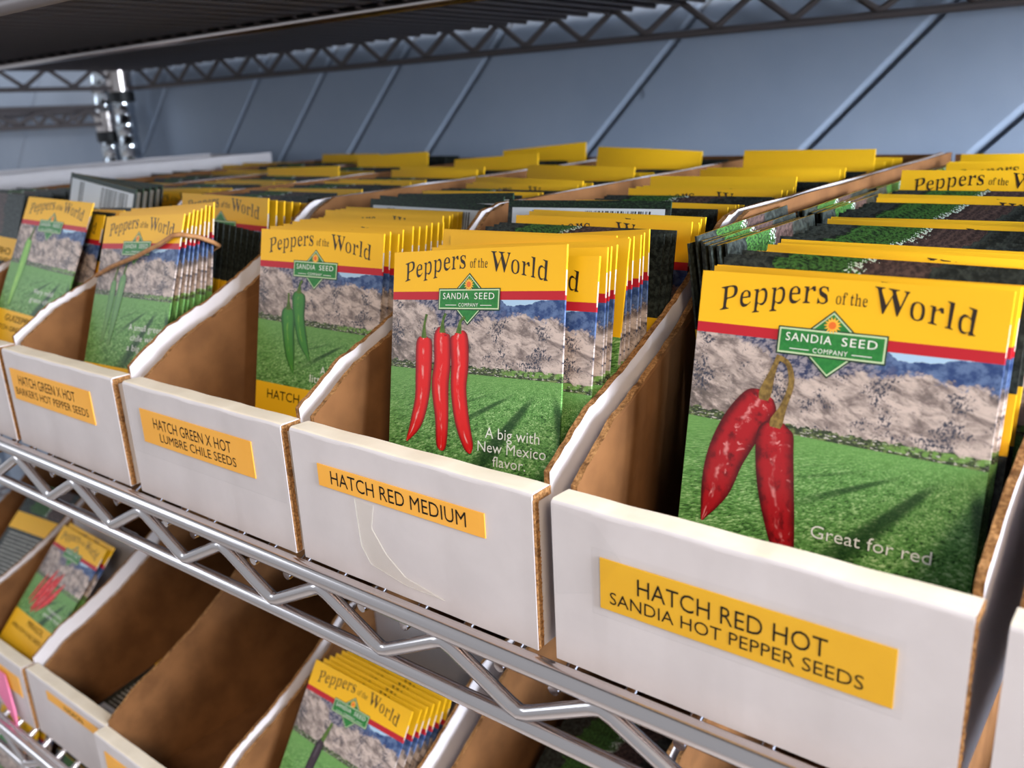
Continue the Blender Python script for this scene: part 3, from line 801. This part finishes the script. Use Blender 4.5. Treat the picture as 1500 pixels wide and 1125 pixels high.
# three-red-peppers box
stock(-0.0498, 0.0462, 0.1075, N3, -2, -13, -3, 'F', 0)
for i in range(9):
    stock(-0.0502 - 0.0002 * i, 0.0500 + 0.0037 * i, 0.1088 + 0.0001 * i, N3, -2, -13, -4 + random.uniform(-1.5, 1), 'F', 0 if i % 3 else 1)
    if i == 3: stock(-0.0490, 0.0627, 0.1118, N3, -2, -13, -1, 'U', 0)
    if i == 4: stock(-0.0560, 0.0664, 0.1118, N3, -2, -13, -1, 'U', 0)
row(N3, 0.0858, 4, 'B', -0.0495, 0.1098, 0.0028)
row(N3, 0.1020, 5, 'F', -0.0485, 0.1120, 0.0036, xd=-0.0005)
stock(-0.0660, 0.1205, 0.1165, N3, 0, -11, -1, 'I', 0)
row(N3, 0.1280, 4, 'B', -0.0560, 0.1115, 0.0040)
row(N3, 0.1450, 4, 'F', -0.0540, 0.1125, 0.0050, xd=-0.0006)
row(N3, 0.1680, 6, 'B', -0.0560, 0.1110, 0.0055)
row(N3, 0.2020, 3, 'F', -0.0560, 0.1130, 0.0070)
stock(-0.0610, 0.2330, 0.1160, N3, 0, -11, 0, 'U', 0)
row(N3, 0.2500, 4, 'B', -0.0580, 0.1110, 0.0060)
row(N3, 0.2780, 2, 'U', -0.0570, 0.1155, 0.010)
row(N3, 0.3050, 3, 'B', -0.0580, 0.1110, 0.010)
stock(-0.0580, 0.3420, 0.1215, N3, 0, -11, 0, 'U', 0)
row(N3, 0.3600, 3, 'F', -0.0580, 0.1140, 0.018)
# green-pepper-pair box
row(N2, 0.0745, 3, 'F', -0.1680, 0.1072, 0.0030, xd=0.0006, var=0)
row(N2, 0.0850, 6, 'F', -0.1655, 0.1082, 0.0034, xd=0.0004, var=0)
row(N2, 0.1080, 5, 'F', -0.1690, 0.1098, 0.0040, xd=-0.001, var=0)
for i in range(5): stock(-0.1615 + 0.0022 * i, 0.1290 + 0.0042 * i, 0.1125 + random.uniform(-0.002, 0.003), N2, -3, -12, random.uniform(-2, 2), 'I', 0)
row(N2, 0.1520, 4, 'B', -0.1700, 0.1120, 0.0040)
row(N2, 0.1700, 2, 'F', -0.1640, 0.1130, 0.005)
row(N2, 0.1820, 4, 'B', -0.1700, 0.1110, 0.0060)
row(N2, 0.2100, 3, 'F', -0.1680, 0.1135, 0.0070)
row(N2, 0.2350, 3, 'B', -0.1700, 0.1110, 0.0070)
stock(-0.1640, 0.2620, 0.1190, N2, -2, -11, 1, 'U', 1)
stock(-0.1680, 0.2150, 0.1160, N2, -3, -11, 1, 'U', 3)
row(N2, 0.2800, 2, 'F', -0.1700, 0.1130, 0.012)
row(N2, 0.3100, 3, 'B', -0.1700, 0.1110, 0.012)
stock(-0.1690, 0.3520, 0.1230, N2, 3, -11, 3, 'U', 3)
row(N2, 0.3700, 3, 'B', -0.1690, 0.1120, 0.012)
# rubber-band box
for i in range(7): stock(-0.2840 + 0.0006 * i, 0.0602 + 0.0019 * i, 0.1113 + 0.0005 * i, N1, -3.3, -20 + i, -3.5 + random.uniform(-1, 1), 'F', 0)
for i in range(10): stock(-0.3005 + 0.0021 * i, 0.0790 + 0.0019 * i, 0.1085 - 0.0009 * i, N1, -2, -14, 1, 'B', 0)
stock(-0.2835, 0.1040, 0.1160, N1, 0, -11, 1, 'F', 0)
for i in range(6): stock(-0.2820 + 0.0018 * i, 0.1075 + 0.0034 * i, 0.1140 - 0.0007 * i, N1, 0, -11, 0, 'F', 0)
row(N1, 0.1310, 5, 'B', -0.2860, 0.1125, 0.0050)
row(N1, 0.1580, 3, 'F', -0.2840, 0.1130, 0.0044, xd=0.001, var=0)
row(N1, 0.1800, 5, 'B', -0.2860, 0.1125, 0.0050)
row(N1, 0.2080, 3, 'F', -0.2860, 0.1130, 0.0070)
row(N1, 0.2320, 4, 'B', -0.2860, 0.1115, 0.0070)
row(N1, 0.2640, 2, 'U', -0.2820, 0.1170, 0.011)
row(N1, 0.2900, 3, 'B', -0.2860, 0.1120, 0.011)
stock(-0.2800, 0.3300, 0.1200, N1, 0, -11, -3, 'U', 0)
row(N1, 0.3450, 3, 'B', -0.2850, 0.1140, 0.014)
stock(-0.2840, 0.3950, 0.1230, N1, 2, -11, -4, 'U', 0)
# single-green-pepper box
for i in range(4): stock(-0.3900 + 0.003 * i, 0.0750 + 0.004 * i, 0.1075 + 0.0004 * i, N0, -2, -22, 1 - i, 'FBFB'[i], 0)
for i in range(5): stock(-0.3900 - 0.0035 * i, 0.0960 + 0.0060 * i, 0.1235 - 0.0006 * i, N0, 0, -14, 7 - i, 'I', 0)
row(N0, 0.1420, 3, 'F', -0.3930, 0.1130, 0.0060, yaw=4, roll=-1)
row(N0, 0.1650, 4, 'B', -0.3960, 0.1130, 0.0060, yaw=3)
row(N0, 0.1950, 3, 'F', -0.3960, 0.1130, 0.0080)
row(N0, 0.2250, 3, 'B', -0.3960, 0.1125, 0.0090)
row(N0, 0.2700, 2, 'F', -0.3940, 0.1150, 0.012)
row(N0, 0.2950, 3, 'B', -0.3960, 0.1130, 0.014)
stock(-0.3940, 0.3400, 0.1220, N0, 2, -11, -2, 'U', 0)
stock(-0.3960, 0.2500, 0.1190, N0, 2, -11, -1, 'U', 0)
row(N0, 0.3650, 2, 'B', -0.3960, 0.1180, 0.014)
# the boxes towards the corner post
NA, NB_ = 'box with the upside-down name band', 'box beside the tall white box'
o = stock(-0.4960, 0.0800, 0.1165, NA, 0, -20, 2, 'B', 0)
relabel(o, 'dark-backed packet with an upside-down name band, front of its box')
k = MB()
for tx, a, b, base, cap in (('CHILE', 12.0, 33.0, 36.6, 4.2), ('GREEN', 8.0, 33.0, 30.2, 4.2)):
    put_text(k, tx, -b, -a, -base - cap * 0 - 0.0, cap, lambda u, v: (-u / 1000 - 0.0, thick(u / 1000, -0.035) + 0.0002, v / 1000), 'sans', 0)
m_ = k.obj('name_lettering', [M['black_ink']], o)
for v_ in m_.data.vertices: v_.co.x = -v_.co.x; v_.co.z = -0.071 - v_.co.z
m_.data.flip_normals()

row(NA, 0.0900, 4, 'B', -0.4990, 0.1150, 0.008)
row(NA, 0.1300, 3, 'B', -0.5050, 0.1120, 0.012)
row(NA, 0.1700, 3, 'F', -0.5050, 0.1120, 0.014)
row(NA, 0.2200, 3, 'B', -0.5040, 0.1130, 0.014)
row(NA, 0.2700, 2, 'F', -0.5040, 0.1140, 0.018)
row(NA, 0.3200, 3, 'B', -0.5040, 0.1140, 0.022)
stock(-0.5040, 0.3950, 0.1190, NA, 0, -11, 0, 'U', 0)
row(NB_, 0.1200, 3, 'B', -0.6140, 0.1090, 0.020)
row(NB_, 0.2000, 3, 'F', -0.6130, 0.1090, 0.022)
row(NB_, 0.2800, 3, 'B', -0.6130, 0.1100, 0.022)
row(NB_, 0.3600, 2, 'F', -0.6130, 0.1120, 0.022)

# rubber band round the bundle in the rubber-band box
def band():
    m = Matrix.Translation((-0.2847, 0.058, 0.111)) @ Matrix.Rotation(math.radians(-3.3), 4, 'Z') @ Matrix.Rotation(math.radians(-21.2), 4, 'X') @ Matrix.Rotation(math.radians(-3.5), 4, 'Y')
    hw = PW / 2 + 0.0012; D = 0.0165
    loc = [(-hw, -0.0005, -0.031), (-0.02, -0.0026, -0.0265), (0.005, -0.0030, -0.021), (0.025, -0.0024, -0.0145), (hw - 0.006, -0.0018, -0.0105), (hw, -0.0008, -0.0100), (hw + 0.003, 0.006, -0.0095), (hw + 0.006, D * 0.7, -0.0105), (hw + 0.004, D, -0.011),
           (0.02, D + 0.004, -0.017), (-0.02, D + 0.004, -0.026), (-hw, D * 0.8, -0.031), (-hw - 0.0008, D * 0.4, -0.031), (-hw, -0.0005, -0.031)]
    mb = MB(); mb.tube([m @ Vector(p) for p in loc], 0.0011, 8, 0, False)
    tag(mb.obj('rubber_band', [M['rubber']]), 'tan rubber band stretched slantwise round the packets with slim green peppers', 'rubber band')
band()

# ------------------------------------------------------------------ lower shelf
G2 = 'white bin boxes on the lower shelf'
Z2 = -0.25
bA = bin_box('lower-shelf bin box with the bunched red peppers packet and a pink tag', -0.5765, 0.017, Z2, group=G2)
sticker(bA, 60, 98, 24, 40)
bB = bin_box('lower-shelf bin box, almost empty, with one dark packet lying inside', -0.4680, 0.019, Z2, drop=0.009, group=G2)
sticker(bB, 28, 96, 37.8, 44.6, [('PADRON', 52, 76, 39.0, 4.2)])
bC = bin_box('lower-shelf bin box, empty, beside the almost empty one', -0.3622, 0.012, Z2, drop=0.0, group=G2)
sticker(bC, 10, 86, 28, 42)
bD = bin_box('lower-shelf bin box with the dark pepper packets and a white card', -0.2540, 0.016, Z2, group=G2)
bE = bin_box('lower-shelf bin box behind the zigzag rod with dark packets deep inside', -0.1370, 0.016, Z2, drop=0.006, group=G2)
bin_box('lower-shelf bin box under the dried-pepper box', -0.0290, 0.016, Z2, group=G2)
bin_box('lower-shelf bin box in the shade under the edge box', 0.0790, 0.016, Z2, group=G2)
bZ = bin_box('lower-shelf bin box with two dark packets leaning back in it', -0.6850, 0.017, Z2, group=G2)
featured('packet picturing a bunch of upright red peppers on the lower shelf', (-0.5203, 0.0987, -0.1481, -5.3, -42.7, -2.1),
    [('pep_red', [(-22, -62, 0.6), (-14, -46, 3.8), (-8, -30, 0.4)], None, 'stem_green'), ('pep_red', [(-14, -66, 0.6), (-4, -48, 4.4), (3, -30, 0.4)], None, 'stem_green'),
     ('pep_red', [(-8, -64, 0.6), (4, -50, 3.6), (12, -36, 0.4)], None, 'stem_green'), ('pep_red', [(-26, -60, 0.6), (-22, -48, 2.0), (-18, -36, 0.4)], None, 'stem_green'), ('pep_red', [(-16, -64, 0.6), (-8, -48, 3.8), (-2, -33, 0.4)], None, 'stem_green')],
    [('Medium hot,', 8, 32, -58, 2.6), ('good for drying', 6, 34, -62, 2.6)], [('MIRASOL', -8, 20, -75, 4.2), ('HEIRLOOM CHILE SEEDS', -30, 24, -81, 2.8)])
stock(-0.5180, 0.1030, -0.1475, 'lower box with the bunched red peppers', -4, -42, -1, 'F', 0)
NM = 'lower box with the dark pepper packets'
featured('packet picturing a dark slim pepper on the lower shelf', (-0.1990, 0.0900, -0.1450, 1, -32, 2),
    [('pep_purple', [(-14, -36, 1.4), (-15, -42, 3.0), (-18, -60, 2.4), (-20, -72, 0.6)], [(-11, -26, 0.8), (-14, -37, 1.6)], 'stem_green')], (), (), NM)
for i in range(6): stock(-0.1975 + 0.0012 * i, 0.0945 + 0.0036 * i, -0.1462 + 0.0001 * i, NM, 1, -31 + i, 2, 'F', 0)
mb = MB(); mb.box(-0.0500, 0.0500, -0.001, 0.001, 0.0, 0.100)
o = mb.obj('divider_card', [M['white_card']]); o.location = (-0.2015, 0.150, Z2 + 0.003)
tag(o, 'white card standing across the box behind the dark pepper packets', 'divider card', 'white cards standing in the lower boxes')
mb = MB(); mb.box(-0.0500, 0.0500, -0.001, 0.001, 0.0, 0.106)
o = mb.obj('divider_card', [M['white_card']]); o.location = (-0.5240, 0.116, Z2 + 0.003)
tag(o, 'white card standing across the box behind the bunched red peppers packet', 'divider card', 'white cards standing in the lower boxes')
o = stock(-0.4125, 0.142, Z2 + 0.0195, 'almost empty lower box', 0, -82, 0, 'B', 0)
relabel(o, 'dark-backed seed packet lying on the floor of the almost empty lower box')
for i in range(5): stock(-0.0850, 0.165 + 0.008 * i, -0.188, 'lower box with dark packets deep inside', 0, -58, 0, 'B', 0)
o = stock(-0.6300, 0.136, -0.150, 'lower box with two flat packets', 12, -48, 4, 'B', 0); relabel(o, 'dark green packet leaning back beside the bunched red peppers box')
o = stock(-0.6330, 0.121, -0.178, 'lower box with two flat packets', -8, -55, -4, 'U', 0); relabel(o, 'lower of two packets leaning back beside the bunched red peppers box, yellow end up')
# pink tag hanging from the box front
mb = MB()
A = [(-0.032, 0.0, 0.0), (-0.0095, 0.0, 0.0), (-0.003, -0.001, -0.026), (0.0, -0.003, -0.041), (-0.012, -0.002, -0.032), (-0.036, 0.0, -0.02)]
B = [(x, y + 0.0004, z) for x, y, z in A]; n = len(A)
mb.add(A, [tuple(range(n))], 0); mb.add(B, [tuple(range(n))[::-1]], 0)
for i in range(n): j = (i + 1) % n; mb.add([A[i], B[i], B[j], A[j]], [(0, 1, 2, 3)], 0)
o = mb.obj('pink_tag', [M['pink']]); o.location = (-0.488, 0.0150, -0.2140)
tag(o, 'pink paper tag hanging on the front of a lower-shelf box', 'paper tag')
# lowest shelf
G3 = 'white bin boxes on the lowest shelf'
bin_box('lowest-shelf bin box seen through the rails with packets inside', -0.760, 0.02, -0.5, group=G3)
bin_box('lowest-shelf bin box with green packets, beside the other one', -0.650, 0.02, -0.5, group=G3)
for i in range(4): stock(-0.7080, 0.075 + 0.009 * i, -0.388 + 0.001 * i, 'lowest box seen through the rails', 0, -25, 0, 'F', 0)
for i in range(3): stock(-0.5980, 0.085 + 0.009 * i, -0.390, 'lowest box with green packets', 0, -25, 0, 'B', 0)
label_rows()
